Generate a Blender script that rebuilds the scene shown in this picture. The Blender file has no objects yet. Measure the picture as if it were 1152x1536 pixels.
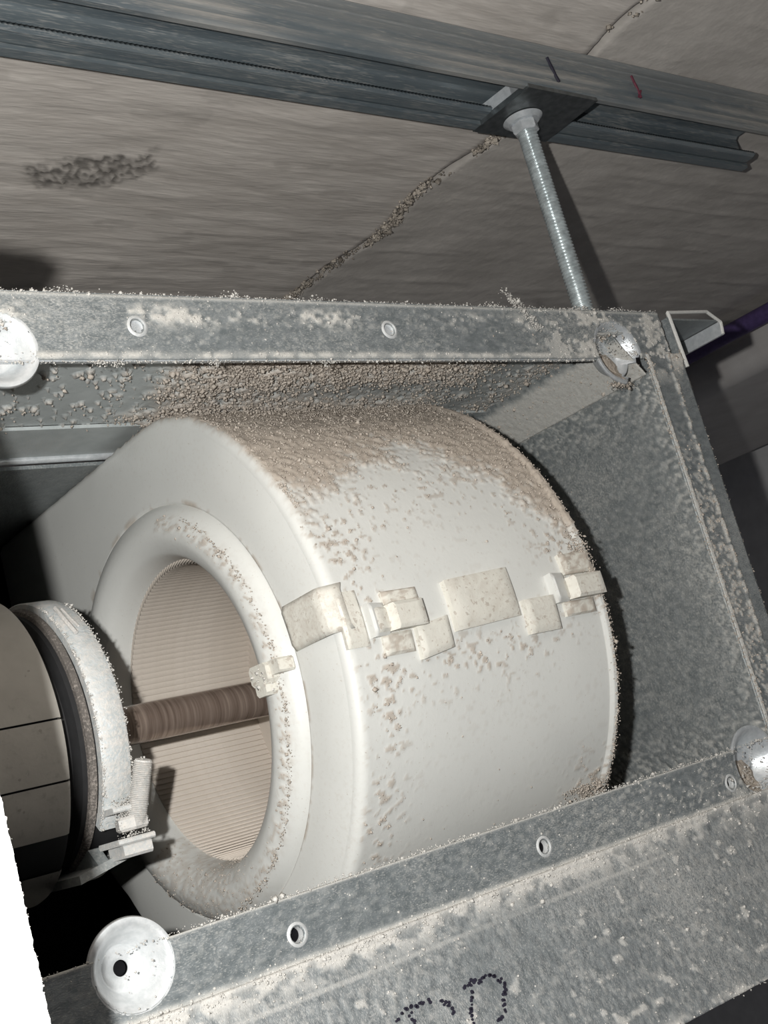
import bpy, math, random
import numpy as np
from mathutils import Vector, Matrix

random.seed(7)
SC = bpy.context.scene
COL = SC.collection
R = math.radians

# ------------------------------------------------------------------ camera
# world: X along the fan axis, Y into the casing, Z up, metres (origin = top right corner boss)
cam_d = bpy.data.cameras.new('camera')
cam = bpy.data.objects.new('camera', cam_d)
COL.objects.link(cam)
SC.camera = cam
right = Vector((.770799, -.581478, -.260293))
up = Vector((.078197, -.319130, .944479))
back = Vector((-.632261, -.748358, -.200515))
CAM = Vector((-.627382, -.480290, -.218945))
cam.matrix_world = Matrix(((right.x, up.x, back.x, CAM.x), (right.y, up.y, back.y, CAM.y),
                           (right.z, up.z, back.z, CAM.z), (0, 0, 0, 1)))
cam_d.sensor_fit = 'VERTICAL'
cam_d.sensor_height = 24.0
cam_d.lens = 24.0 * 1895.23 / 1536.0
cam_d.clip_start = .01

# ------------------------------------------------------------------ world, lights, exposure
w = bpy.data.worlds.new('dim_room_light')
w.use_nodes = True
w.node_tree.nodes['Background'].inputs[0].default_value = (.80, .86, 1.0, 1)
w.node_tree.nodes['Background'].inputs[1].default_value = .036
SC.world = w
fl = bpy.data.lights.new('phone_flash', 'POINT')        # the phone's own flash beside its lens
fl.energy = 20.0
fl.shadow_soft_size = .0045
fl.color = (1.0, .998, .972)
flo = bpy.data.objects.new('phone_flash', fl)
flo.location = (-.66297, -.45812, -.18945)
COL.objects.link(flo)
SC.view_settings.view_transform = 'Standard'
SC.view_settings.look = 'None'
SC.view_settings.gamma = 1
SC.view_settings.use_curve_mapping = False
SC.view_settings.exposure = 0.0


# ------------------------------------------------------------------ numpy noise
def _hash(ix, iy, iz, seed):
    h = (ix.astype(np.int64) * 374761393 + iy.astype(np.int64) * 668265263 +
         iz.astype(np.int64) * 2147483647 + seed * 974634777) & 0xffffffff
    h = ((h ^ (h >> 13)) * 1274126177) & 0xffffffff
    h = h ^ (h >> 16)
    return (h & 0xffffff) / float(0xffffff)


def vnoise(p, scale, seed=0):
    q = np.asarray(p) * scale
    i = np.floor(q)
    f = q - i
    f = f * f * (3 - 2 * f)
    x, y, z = i[..., 0], i[..., 1], i[..., 2]
    out = 0
    for dx in (0, 1):
        for dy in (0, 1):
            for dz in (0, 1):
                wgt = ((f[..., 0] if dx else 1 - f[..., 0]) * (f[..., 1] if dy else 1 - f[..., 1]) *
                       (f[..., 2] if dz else 1 - f[..., 2]))
                out = out + wgt * _hash(x + dx, y + dy, z + dz, seed)
    return out


def fbm(p, scale, octaves=3, seed=0):
    a, s, o = 1.0, 0, 0
    for k in range(octaves):
        o = o + a * vnoise(p, scale * 2 ** k, seed + k * 13)
        s += a
        a *= .5
    return o / s


def sstep(a, b, x):
    t = np.clip((x - a) / (b - a), 0, 1)
    return t * t * (3 - 2 * t)


# ------------------------------------------------------------------ materials
def mat(name):
    m = bpy.data.materials.new(name)
    m.use_nodes = True
    nt = m.node_tree
    return m, nt, nt.nodes['Principled BSDF']


def N(nt, typ, **kw):
    n = nt.nodes.new(typ)
    for k, v in kw.items():
        setattr(n, k, v)
    return n


def noise_node(nt, scale, detail=3, vec=None, rough=.55):
    n = N(nt, 'ShaderNodeTexNoise')
    n.inputs['Scale'].default_value = scale
    n.inputs['Detail'].default_value = detail
    n.inputs['Roughness'].default_value = rough
    if vec is not None:
        nt.links.new(vec, n.inputs['Vector'])
    return n


def ramp(nt, fac, p0, p1, c0=(0, 0, 0, 1), c1=(1, 1, 1, 1)):
    r = N(nt, 'ShaderNodeValToRGB')
    r.color_ramp.elements[0].position = p0
    r.color_ramp.elements[1].position = p1
    r.color_ramp.elements[0].color = c0
    r.color_ramp.elements[1].color = c1
    nt.links.new(fac, r.inputs[0])
    return r


def mix(nt, fac, a, b):
    m = N(nt, 'ShaderNodeMix', data_type='RGBA')
    for sock, v in ((m.inputs['Factor'], fac), (m.inputs['A'], a), (m.inputs['B'], b)):
        if hasattr(v, 'links'):
            nt.links.new(v, sock)
        else:
            sock.default_value = v
    return m.outputs['Result']


def math_node(nt, op, a, b, clamp=False):
    m = N(nt, 'ShaderNodeMath', operation=op, use_clamp=clamp)
    for i, v in enumerate((a, b)):
        if hasattr(v, 'links'):
            nt.links.new(v, m.inputs[i])
        else:
            m.inputs[i].default_value = v
    return m.outputs[0]


def dusty(name, c0, c1, dust, rough=.5, metal=0.0, scale=60, stretch=(1, 1, 1), haze=(.55, .75), haze_amt=.35,
          bump=.25, fine=900, spec=.5, bumpdist=.0006, stain=None, fleck=None):
    """base colour varied by noise + thin dust haze + thick dust where the mesh carries the 'dust' attribute"""
    m, nt, b = mat(name)
    tc = N(nt, 'ShaderNodeTexCoord')
    mp = N(nt, 'ShaderNodeMapping')
    mp.inputs['Scale'].default_value = stretch
    nt.links.new(tc.outputs['Object'], mp.inputs[0])
    v = mp.outputs[0]
    n1 = noise_node(nt, scale, 5, v)
    r1 = ramp(nt, n1.outputs[0], .35, .65, (*c0, 1), (*c1, 1))
    n2 = noise_node(nt, fine, 2, v, .7)
    n3 = noise_node(nt, 14, 3, tc.outputs['Object'])
    h = math_node(nt, 'ADD', n2.outputs[0], math_node(nt, 'MULTIPLY', math_node(nt, 'SUBTRACT', n3.outputs[0], .5), .5))
    hz = ramp(nt, h, *haze)
    hzf = math_node(nt, 'MULTIPLY', hz.outputs[0], haze_amt)
    dcol = mix(nt, n2.outputs[0], tuple(x * .72 for x in dust) + (1,), tuple(min(1, x * 1.22) for x in dust) + (1,))
    c = mix(nt, hzf, r1.outputs[0], dcol)
    at = N(nt, 'ShaderNodeAttribute', attribute_name='dust')
    c = mix(nt, at.outputs['Fac'], c, dcol)
    if stain:
        a2 = N(nt, 'ShaderNodeAttribute', attribute_name='stain')
        c = mix(nt, a2.outputs['Fac'], c, (*stain, 1))
    if fleck:
        nf = noise_node(nt, fleck[0], 2, tc.outputs['Object'], .6)
        rf = ramp(nt, nf.outputs[0], fleck[1], fleck[1] + .03)
        c = mix(nt, math_node(nt, 'MULTIPLY', rf.outputs[0], fleck[2]), c, dcol)
    nt.links.new(c, b.inputs['Base Color'])
    cov = math_node(nt, 'MAXIMUM', at.outputs['Fac'], hzf)
    rr = N(nt, 'ShaderNodeMapRange')
    rr.inputs['To Min'].default_value = rough
    rr.inputs['To Max'].default_value = .95
    nt.links.new(cov, rr.inputs['Value'])
    nt.links.new(rr.outputs[0], b.inputs['Roughness'])
    if metal:
        mm = N(nt, 'ShaderNodeMapRange')
        mm.inputs['To Min'].default_value = metal
        mm.inputs['To Max'].default_value = 0
        nt.links.new(cov, mm.inputs['Value'])
        nt.links.new(mm.outputs[0], b.inputs['Metallic'])
    b.inputs['Specular IOR Level'].default_value = spec
    bp = N(nt, 'ShaderNodeBump')
    bp.inputs['Strength'].default_value = bump
    bp.inputs['Distance'].default_value = bumpdist
    nt.links.new(math_node(nt, 'ADD', n2.outputs[0], n1.outputs[0]), bp.inputs['Height'])
    nt.links.new(bp.outputs[0], b.inputs['Normal'])
    return m


def plain(name, c, rough=.5, metal=0., spec=.5, noise=.15, scale=200, bump=.1):
    return dusty(name, tuple(x * (1 - noise) for x in c), tuple(min(1, x * (1 + noise)) for x in c), c, rough, metal,
                 scale, haze_amt=0, bump=bump, spec=spec)


DUST = (.42, .365, .31)
M_ZINC = dusty('dusty_galvanised_steel', (.20, .225, .235), (.31, .335, .345), (.58, .56, .52), .42, .45, 220,
               (.7, 1, 1.5), (.50, .78), .55, .35, 1100)
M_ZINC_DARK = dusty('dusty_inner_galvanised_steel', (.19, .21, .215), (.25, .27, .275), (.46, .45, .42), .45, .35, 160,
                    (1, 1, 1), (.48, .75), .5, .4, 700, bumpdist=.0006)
M_ZINC_TOP = dusty('lit_inner_galvanised_steel', (.40, .43, .43), (.47, .50, .50), (.58, .52, .46), .55, .15, 90,  # inner steel made paler: strong light on the top panel put into colour
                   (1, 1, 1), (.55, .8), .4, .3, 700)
M_ZINC_CLEAN = dusty('bright_galvanised_steel', (.55, .58, .6), (.68, .70, .72), (.60, .58, .54), .36, .45, 300,
                     (1, 1, 1), (.55, .85), .35, .2, 900)
M_RAIL = dusty('weathered_galvanised_rail', (.14, .17, .19), (.20, .23, .245), (.40, .37, .335), .4, .4, 30,
               (.3, 4, 4), (.52, .72), .45, .3, 300)
M_ZINC_LOW = dusty('scratched_dusty_galvanised_steel', (.19, .21, .22), (.33, .355, .365), (.60, .58, .545), .45, .4, 260,
                   (1.5, 1, .7), (.46, .74), .6, .35, 1300)
M_CONC = dusty('board_marked_concrete', (.50, .455, .415), (.62, .57, .525), (.70, .65, .60), .9, 0, 26,
               (.30, 1.7, 1.7), (.45, .8), .5, .6, 110, bumpdist=.0012, stain=(.17, .155, .14))
M_CONC2 = dusty('smooth_grey_concrete', (.46, .425, .39), (.56, .52, .48), (.64, .59, .54), .9, 0, 14,
                (1, 1, 1), (.45, .8), .4, .5, 90, bumpdist=.0012, stain=(.17, .155, .14))
M_BEAD = dusty('rough_joint_mortar', (.14, .12, .10), (.62, .55, .47), (.60, .53, .45), .95, 0, 60, (1, 1, 1), (.4, .8),
               .3, 1.0, 300, bumpdist=.002)
M_WHITE = dusty('white_moulded_plastic', (.60, .60, .575), (.635, .635, .608), DUST, .42, 0, 18, (1, 1, 1), (.60, .95),
                .30, .10, 420, .45, fleck=(620, .70, .5))
M_CREAM = dusty('cream_aged_plastic_clip', (.61, .59, .53), (.66, .64, .58), DUST, .5, 0, 60, (1, 1, 1), (.52, .75),
                .5, .25, 500, fleck=(350, .62, .7))
M_WHEEL = dusty('dust_coated_wheel_plastic', (.50, .44, .38), (.56, .50, .44), DUST, .75, 0, 30, (1, 1, 1), (.5, .8),
                .4, .2, 500)
M_DUST = dusty('loose_pink_grey_dust', (.36, .31, .265), (.54, .485, .425), DUST, .97, 0, 500, (1, 1, 1), (.5, .8), .3,
               .4, 1500, .1)
M_LIGHTDUST = dusty('loose_pale_dust', (.46, .44, .41), (.62, .60, .565), (.7, .67, .62), .97, 0, 500, (1, 1, 1),
                    (.5, .8), .3, .4, 1500, .1)
M_MOTOR = dusty('grey_beige_motor_paint', (.42, .395, .355), (.48, .455, .41), (.26, .235, .205), .6, 0, 60, (1, 1, 1),
                (.62, .85), .5, .2, 300, fleck=(160, .68, .6))
M_BLACK = plain('black_rubber', (.012, .012, .013), .7)
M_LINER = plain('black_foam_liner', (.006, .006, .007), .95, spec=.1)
M_INK = plain('blue_black_marker_ink', (.018, .016, .03), .6)
M_REDINK = plain('dark_red_marker_ink', (.13, .025, .045), .6)
M_PURPLE = plain('purple_cable_sheath', (.085, .055, .16), .5)
M_PANEL = plain('white_painted_sheet', (.85, .86, .84), .6, noise=.03)
M_WALL = plain('plain_grey_render', (.74, .73, .73), .95, noise=.06, scale=40)
M_PIPE = dusty('grey_duct_wrap', (.50, .475, .46), (.58, .555, .54), DUST, .8, 0, 20, bump=.2)
M_GREYBAR = dusty('dusty_clamp_steel', (.46, .50, .51), (.58, .61, .62), (.60, .56, .52), .5, .2, 260, (1, 1, 1),
                  (.42, .65), .7, .5, 700)

M_DARKPLATE = plain('dull_zinc_plate', (.20, .215, .22), .3, .85, noise=.2)

# threaded rod and shaft
def mat_shaft():
    m, nt, b = mat('brown_stained_steel_shaft')
    tc = N(nt, 'ShaderNodeTexCoord')
    mp = N(nt, 'ShaderNodeMapping')
    mp.inputs['Scale'].default_value = (14, .6, .6)
    nt.links.new(tc.outputs['Object'], mp.inputs[0])
    n1 = noise_node(nt, 22, 4, mp.outputs[0], .7)
    r1 = ramp(nt, n1.outputs[0], .3, .7, (.15, .105, .085, 1), (.42, .335, .28, 1))
    sp = N(nt, 'ShaderNodeSeparateXYZ')
    nt.links.new(tc.outputs['Object'], sp.inputs[0])
    rs = ramp(nt, math_node(nt, 'MULTIPLY_ADD' if False else 'ADD', sp.outputs[0], .42), .09, .13)
    c = mix(nt, rs.outputs[0], (.24, .22, .20, 1), r1.outputs[0])
    nt.links.new(c, b.inputs['Base Color'])
    b.inputs['Metallic'].default_value = .5
    b.inputs['Roughness'].default_value = .2
    return m


M_SHAFT = mat_shaft()
M_ROD = plain('zinc_plated_rod_steel', (.55, .60, .61), .28, .55, noise=.2)


# ------------------------------------------------------------------ mesh builders
class G:
    """collects verts / faces in world coordinates; optional per-vertex dust"""
    def __init__(s):
        s.v, s.f, s.d, s.n = [], [], [], 0

    def add(s, verts, faces, dust=None):
        verts = np.asarray(verts, float).reshape(-1, 3)
        s.v.append(verts)
        s.d.append(np.zeros(len(verts)) if dust is None else np.broadcast_to(dust, (len(verts),)).astype(float))
        s.f += [tuple(int(i) + s.n for i in f) for f in faces]
        s.n += len(verts)
        return s

    def box(s, lo, hi, bev=0):
        x0, y0, z0 = lo
        x1, y1, z1 = hi
        if bev <= 0:
            v = [(x, y, z) for x in (x0, x1) for y in (y0, y1) for z in (z0, z1)]
            return s.add(v, [(0, 1, 3, 2), (4, 6, 7, 5), (0, 4, 5, 1), (2, 3, 7, 6), (0, 2, 6, 4), (1, 5, 7, 3)])
        return s.prism([(y0 + bev, z0), (y1 - bev, z0), (y1, z0 + bev), (y1, z1 - bev), (y1 - bev, z1), (y0 + bev, z1),
                        (y0, z1 - bev), (y0, z0 + bev)], 0, x0, x1)

    def prism(s, poly, axis, a, b):
        """polygon in the two other axes, extruded along axis from a to b"""
        o = [i for i in range(3) if i != axis]
        n = len(poly)
        v = np.zeros((2 * n, 3))
        for i, p in enumerate(poly):
            for k, t in ((0, a), (1, b)):
                v[i + k * n, axis] = t
                v[i + k * n, o[0]], v[i + k * n, o[1]] = p
        f = [tuple(range(n - 1, -1, -1)), tuple(range(n, 2 * n))]
        f += [(i, (i + 1) % n, (i + 1) % n + n, i + n) for i in range(n)]
        return s.add(v, f)

    def lathe(s, prof, c, axis, seg=64, a0=0, a1=360, closed=False):
        """prof: list of (t along axis, radius); c: centre"""
        o = [i for i in range(3) if i != axis]
        full = abs(a1 - a0) >= 360
        na = seg if full else seg + 1
        ang = np.radians(np.linspace(a0, a1, seg + 1)[:na])
        P = np.array(prof, float)
        v = np.zeros((len(P), na, 3))
        v[..., axis] = (c[axis] + P[:, 0])[:, None]
        v[..., o[0]] = c[o[0]] + P[:, 1][:, None] * np.cos(ang)
        v[..., o[1]] = c[o[1]] + P[:, 1][:, None] * np.sin(ang)
        f = []
        rows = len(P)
        for i in range(rows if closed else rows - 1):
            for j in range(na if full else na - 1):
                a, b_ = i * na + j, i * na + (j + 1) % na
                i2 = (i + 1) % rows
                f.append((a, b_, i2 * na + (j + 1) % na, i2 * na + j))
        return s.add(v, f)

    def tube(s, p0, p1, r0, r1=None, seg=24, cap=True):
        p0, p1 = Vector(p0), Vector(p1)
        r1 = r0 if r1 is None else r1
        d = (p1 - p0).normalized()
        a = d.orthogonal().normalized()
        b = d.cross(a)
        v = []
        for p, r in ((p0, r0), (p1, r1)):
            for k in range(seg):
                t = 2 * math.pi * k / seg
                v.append(p + (a * math.cos(t) + b * math.sin(t)) * r)
        f = [(k, (k + 1) % seg, (k + 1) % seg + seg, k + seg) for k in range(seg)]
        if cap:
            f += [tuple(range(seg - 1, -1, -1)), tuple(range(seg, 2 * seg))]
        return s.add([tuple(x) for x in v], f)

    def grid(s, P, dust=None, keep=None, wrap=False):
        nu, nv = P.shape[:2]
        idx = np.arange(nu * nv).reshape(nu, nv)
        if wrap:
            idx = np.concatenate([idx, idx[:, :1]], 1)
        q = np.stack([idx[:-1, :-1], idx[1:, :-1], idx[1:, 1:], idx[:-1, 1:]], -1).reshape(-1, 4)
        if keep is not None:
            q = q[keep.reshape(-1)]
        return s.add(P.reshape(-1, 3), q.tolist(), None if dust is None else dust.reshape(-1))


class Thing:
    def __init__(s, name, loc, label, cat, group=None):
        o = bpy.data.objects.new(name, None)
        o.empty_display_size = .02
        o.location = loc
        COL.objects.link(o)
        o['label'], o['category'] = label, cat
        if group:
            o['group'] = group
        s.o, s.loc = o, np.array(loc, float)


def link(name, g, m, parent=None, smooth=True, loc=None, label=None, kind=None, solid=0, auto=40):
    """parent: Thing, (Thing, part object) or None"""
    base = np.array(parent.loc if isinstance(parent, Thing) else parent[0].loc if parent else (loc or (0, 0, 0)), float)
    if isinstance(parent, tuple):
        base = base + np.array(parent[1].location)
    me = bpy.data.meshes.new(name)
    v = np.concatenate(g.v) - base
    me.from_pydata(v.tolist(), [], g.f)
    d = np.concatenate(g.d)
    if d.any():
        a = me.attributes.new('dust', 'FLOAT', 'POINT')
        a.data.foreach_set('value', d.astype(np.float32))
    me.materials.append(m)
    if smooth:
        me.polygons.foreach_set('use_smooth', [True] * len(me.polygons))
        if auto:
            me.set_sharp_from_angle(angle=R(auto))
    me.update()
    o = bpy.data.objects.new(name, me)
    COL.objects.link(o)
    if isinstance(parent, Thing):
        o.parent = parent.o
    elif isinstance(parent, tuple):
        o.parent = parent[1]
    else:
        o.location = base
    if label:
        o['label'] = label
    if kind:
        o['kind'] = kind
    if solid:
        md = o.modifiers.new('thickness', 'SOLIDIFY')
        md.thickness = solid
        md.offset = 0
    return o


_ico = np.array([(0, 0, 1), (1, 0, 0), (0, 1, 0), (-1, 0, 0), (0, -1, 0), (0, 0, -1)], float)
_icof = np.array([(0, 1, 2), (0, 2, 3), (0, 3, 4), (0, 4, 1), (5, 2, 1), (5, 3, 2), (5, 4, 3), (5, 1, 4)])


def crumbs(name, P, size, parent, m, seed=0, long=1.0, label=None):
    """loose dust grains: one joined part of small irregular crumbs at the points P"""
    rng = np.random.default_rng(seed)
    n = len(P)
    sc = np.asarray(size) * rng.lognormal(0, .45, n)
    base = _ico[None] * rng.uniform(.55, 1.35, (n, 6, 1)) * sc[:, None, None]
    base[..., 2] *= long
    q = rng.normal(size=(n, 4))
    q /= np.linalg.norm(q, axis=1)[:, None]
    a, b, c, d = q.T
    Rm = np.stack([1 - 2 * (c * c + d * d), 2 * (b * c - a * d), 2 * (b * d + a * c),
                   2 * (b * c + a * d), 1 - 2 * (b * b + d * d), 2 * (c * d - a * b),
                   2 * (b * d - a * c), 2 * (c * d + a * b), 1 - 2 * (b * b + c * c)], -1).reshape(n, 3, 3)
    V = np.einsum('nij,nkj->nki', Rm, base) + np.asarray(P)[:, None]
    F = (_icof[None] + (np.arange(n) * 6)[:, None, None]).reshape(-1, 3)
    g = G()
    g.add(V, F.tolist())
    return link(name, g, m, parent, smooth=True, auto=0, kind='stuff', label=label)


# ------------------------------------------------------------------ setting: ceiling slabs, walls
def struct(o, label=None):
    o['kind'] = 'structure'
    if label:
        o['label'] = label
    return o


def axis_pts(a, lo, hi, b, fine, coarse):
    return np.concatenate([np.arange(a, lo, coarse), np.arange(lo, hi, fine), np.arange(hi, b + coarse, coarse)])


ZC = .2
JX = lambda y: .030 + .06 * (vnoise(np.stack([np.zeros_like(y), y, y * 0], -1), 14, 3) - .5) * .35 - .02 * (y - .1)

ceil_root = bpy.data.objects.new('ceiling', None)
ceil_root.location = (0, 0, ZC)
COL.objects.link(ceil_root)
struct(ceil_root, 'low concrete ceiling cast in two board-marked bays with a rough joint')
class _P: pass
CE = Thing.__new__(Thing)
CE.o, CE.loc = ceil_root, np.array((0, 0, ZC))

ys = axis_pts(-1.2, -.13, .42, 1.9, .0028, .06)


def slab(x_from, x_to, left):
    if left:
        xs = np.concatenate([np.arange(-2.0, -.42, .08), np.arange(-.42, .02, .0028), [.021, .026, .030]])
    else:
        xs = np.concatenate([[.030, .034, .039], np.arange(.041, .62, .0035), np.arange(.62, 1.9, .07)])
    X, Y = np.meshgrid(xs, ys, indexing='ij')
    edge = .030
    Xj = X + (JX(Y) - edge) * np.exp(-((X - edge) / .012) ** 2)
    P = np.stack([Xj, Y, np.full_like(X, ZC)], -1)
    q = P * np.array([.28, 1, 1])
    rel = (fbm(q, 90, 4, 5) - .5) * .0016 + (fbm(P, 9, 2, 9) - .5) * .006
    # shuttering lines run with X
    rel += np.clip(fbm(P * np.array([.08, 1, 1]), 120, 2, 21) - .58, 0, 1) * .003
    d = np.zeros_like(X)
    st = np.zeros_like(X)
    if left:
        dx, dy = X + .2392, Y - .1695
        u = (dx * .84 - dy * .54) / .039
        vv = (dx * .40 + dy * .92) / .0200
        blot = sstep(1.15, .80, np.hypot(u, vv + .25 * u * u) + (fbm(P, 90, 3, 31) - .5) * .9)
        pits = fbm(P, 420, 3, 33)
        rel += blot * (pits - .5) * .005
        st = np.maximum(st, blot * (.35 + .65 * sstep(.60, .42, pits)))
        # small chips and scuffs
        st = np.maximum(st, sstep(.70, .74, fbm(P * np.array([.5, 1, 1]), 60, 3, 35)) * .18)
    gap = np.exp(-((Xj - JX(Y)) / .0022) ** 2)
    P[..., 2] -= rel
    P[..., 2] += gap * .004
    rough_z = .5 + .5 * vnoise(np.stack([Y * 0, Y, Y * 0], -1), 55, 61)
    st = np.maximum(st, np.exp(-((Xj - JX(Y)) / .0020) ** 2) * rough_z * .9)
    g = G()
    g.grid(P, d)
    o = link('concrete_slab', g, M_CONC if left else M_CONC2, CE, auto=0)
    o.data.attributes.new('stain', 'FLOAT', 'POINT').data.foreach_set('value', st.reshape(-1).astype(np.float32))
    return o


slab(0, 0, True)
slab(0, 0, False)
rng = np.random.default_rng(4)
# mortar bead squeezed along the joint
yy = np.arange(-.14, .50, .0016)
bead = []
for k in range(3600):
    y = rng.uniform(-.16, .48)
    dens = .55 + .45 * math.sin(y * 41) + .25 * math.sin(y * 97 + 1)
    if y < .03:
        dens *= .08
    if rng.random() > dens:
        continue
    x = JX(np.array([y]))[0] + rng.normal(0, .0032) - .002
    bead.append((x, y, ZC - abs(rng.normal(0, .0012))))
crumbs('joint_mortar_crumbs', np.array(bead), .0011, CE, M_BEAD, 5)
g = G()
g.box((-2.0, -1.2, ZC + .012), (1.9, 1.9, ZC + .12))
link('slab_core', g, M_CONC2, CE, smooth=False)

g = G()
g.box((1.25, -1.2, -2.0), (1.35, 1.9, ZC + .01))
struct(link('wall_right', g, M_WALL, smooth=False, loc=(1.3, .35, -2.0)), 'plain grey wall beyond the unit, mostly in its shadow')
g = G()
g.box((-2.0, 1.75, -2.0), (1.25, 1.85, ZC + .01))
struct(link('wall_back', g, M_WALL, smooth=False, loc=(0, 1.8, -2.0)), 'plain grey wall behind the unit')

# ------------------------------------------------------------------ ceiling rails
RR = Thing('ceiling_rail', (.2, 0, .172), 'long galvanised steel rail with ribbed face fixed along the concrete ceiling', 'rail')


def profile_run(prof, x0, x1, n=2):
    """open profile (y,z) extruded along X"""
    xs = np.linspace(x0, x1, n)
    P = np.zeros((n, len(prof), 3))
    P[..., 0] = xs[:, None]
    P[..., 1] = [p[0] for p in prof]
    P[..., 2] = [p[1] for p in prof]
    return P


# near rail: ribbed side wall, its underside lip
prof = [(-.030, .1985), (-.0225, .1985), (-.0215, .1975), (-.0215, .1925), (-.0200, .1915), (-.0200, .1885), (-.0215, .1875),
        (-.0215, .1845), (-.0195, .1832), (-.0195, .1805), (-.0212, .1792), (-.0212, .1752), (-.0195, .1735),
        (-.0165, .1735), (-.0150, .1745), (-.0150, .180)]
g = G()
PR = profile_run(prof, -.75, 1.0, 900)
dr = np.zeros(PR.shape[:2])
pz = PR[..., 2]
for zc_, k_ in ((.1885, .5), (.1845, .75), (.1790, .8), (.1740, .6)):
    dr = np.maximum(dr, np.exp(-((pz - zc_) / .0012) ** 2) * k_ * sstep(.3, .62, fbm(PR * np.array([.25, 1, 1]), 60, 3, 66)))
dr = np.maximum(dr, sstep(.05, .3, PR[..., 0]) * sstep(.40, .62, fbm(PR, 60, 3, 67)) * .6)
dr = np.maximum(dr, sstep(.190, .1935, pz) * .35)
g.grid(PR, dr)
link('ribbed_side', g, M_RAIL, RR, solid=.0007, auto=25)
# marker strokes drawn over the side wall
def stroke(name, pts, r, m, parent):
    g = G()
    for a, b in zip(pts[:-1], pts[1:]):
        g.tube(a, b, r, seg=6)
    return link(name, g, m, parent)


stroke('black_marker_stroke', [(-.0045, -.0222, .1965), (-.0030, -.0222, .190), (-.0012, -.0219, .184), (.0005, -.0217, .1795)], .0011, M_INK, RR)
stroke('red_marker_stroke', [(.0800, -.0222, .1965), (.0810, -.0222, .1915), (.0830, -.0218, .1865), (.0835, -.0217, .180)], .0009, M_REDINK, RR)
stroke('red_marker_stroke', [(.0860, -.0218, .1860), (.0815, -.0217, .1805)], .0008, M_REDINK, RR)

CH = Thing('strut_channel', (0, .01, .172), 'galvanised open strut channel beside the ribbed rail, cut end at right', 'channel')
prof = [(-.0140, .1760), (-.0140, .1960), (-.0125, .1975), (-.004, .1975), (-.002, .1960), (.006, .1960), (.008, .1975),
        (.020, .1975), (.0225, .1955), (.0225, .1770), (.0215, .1755), (.0150, .1750), (.0142, .1765), (.0142, .1800)]
g = G()
P = profile_run(prof, -.75, .262, 400)
g.grid(P)
link('channel_body', g, M_RAIL, CH, solid=.0008, auto=25)
# rolled flange with serrated edge facing the slot
n = 700
xs = np.linspace(-.75, .262, n)
z = .1768 + .0006 * (np.arange(n) % 2)
P = np.zeros((n, 5, 3))
for j, (y, dz) in enumerate(((.0118, .002), (.0110, .0), (.0135, -.0015), (.021, -.0018), (.0245, -.001))):
    P[:, j, 0] = xs
    P[:, j, 1] = y + (0.0005 * (np.arange(n) % 2) if j < 2 else 0)
    P[:, j, 2] = .1766 + dz
g = G()
g.grid(P)
link('serrated_lip', g, M_RAIL, CH, solid=.0006, auto=20)
g = G()
g.prism([(.0235, .172), (.030, .172), (.031, .1745), (.031, .198), (.0285, .198), (.0285, .178), (.0235, .1765)], 0, -.75, .266)
link('far_flange', g, M_RAIL, CH, smooth=False)

# ------------------------------------------------------------------ hanger rod with plate and nut
RX, RY = -.006, .0105
HR = Thing('hanger_rod', (RX, RY, .0), 'zinc threaded rod hanging from the rail with hex nut and square plate', 'rod')
g = G()
turns, seg = 62, 16
z0, z1 = .030, .176
nz = turns * 6
zz = np.linspace(z0, z1, nz)
ang = np.linspace(0, 2 * np.pi, seg, endpoint=False)
ZZ, A = np.meshgrid(zz, ang, indexing='ij')
ph = (ZZ - z0) / (z1 - z0) * turns - A / (2 * np.pi)
rad = .0052 + .0016 * np.abs((ph % 1) * 2 - 1)
P = np.stack([RX + rad * np.cos(A), RY + rad * np.sin(A), ZZ], -1)
P[..., 0] -= 0
g.grid(P, wrap=True)
link('threaded_rod', g, M_ROD, HR, auto=60)
def hexprism(g, c, r, h, rot=0, ch=.0012):
    prof = [(0, r - ch), (ch, r), (h - ch, r), (h, r - ch)]
    v = []
    for (t, rr) in prof:
        for k in range(6):
            a = rot + k * math.pi / 3
            v.append((c[0] + rr * math.cos(a), c[1] + rr * math.sin(a), c[2] + t))
    f = [tuple(range(5, -1, -1)), tuple(range(18, 24))]
    for i in range(3):
        f += [(i * 6 + k, i * 6 + (k + 1) % 6, (i + 1) * 6 + (k + 1) % 6, (i + 1) * 6 + k) for k in range(6)]
    return g.add(v, f)


g = G()
hexprism(g, (RX, RY, .1610), .0090, .0075, .5)
g2 = g
link('hex_nut', g2, M_ZINC_CLEAN, HR, smooth=False)
g = G()
g.lathe([(0, .0), (0, .0105), (.0028, .0135), (.0033, 0)], (RX, RY, .1682), 2, 32)
link('flange_washer', g, M_ZINC_CLEAN, HR)
g = G()
g.prism([(-.030, -.021), (.036, -.0205), (.036, .0305), (-.033, .0315)], 2, .1715, .1755)
link('square_plate', g, M_DARKPLATE, HR, smooth=False)
g = G()
g.prism([(-.030, -.006), (-.005, -.006), (-.005, .018), (-.032, .018)], 2, .1756, .1835)
link('channel_nut', g, M_ZINC_CLEAN, HR, smooth=False)

# ------------------------------------------------------------------ unit casing
CS = Thing('unit_casing', (-.18, .18, -.33), 'open galvanised casing of the ceiling fan unit, its flanges covered in dust', 'casing')


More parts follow.
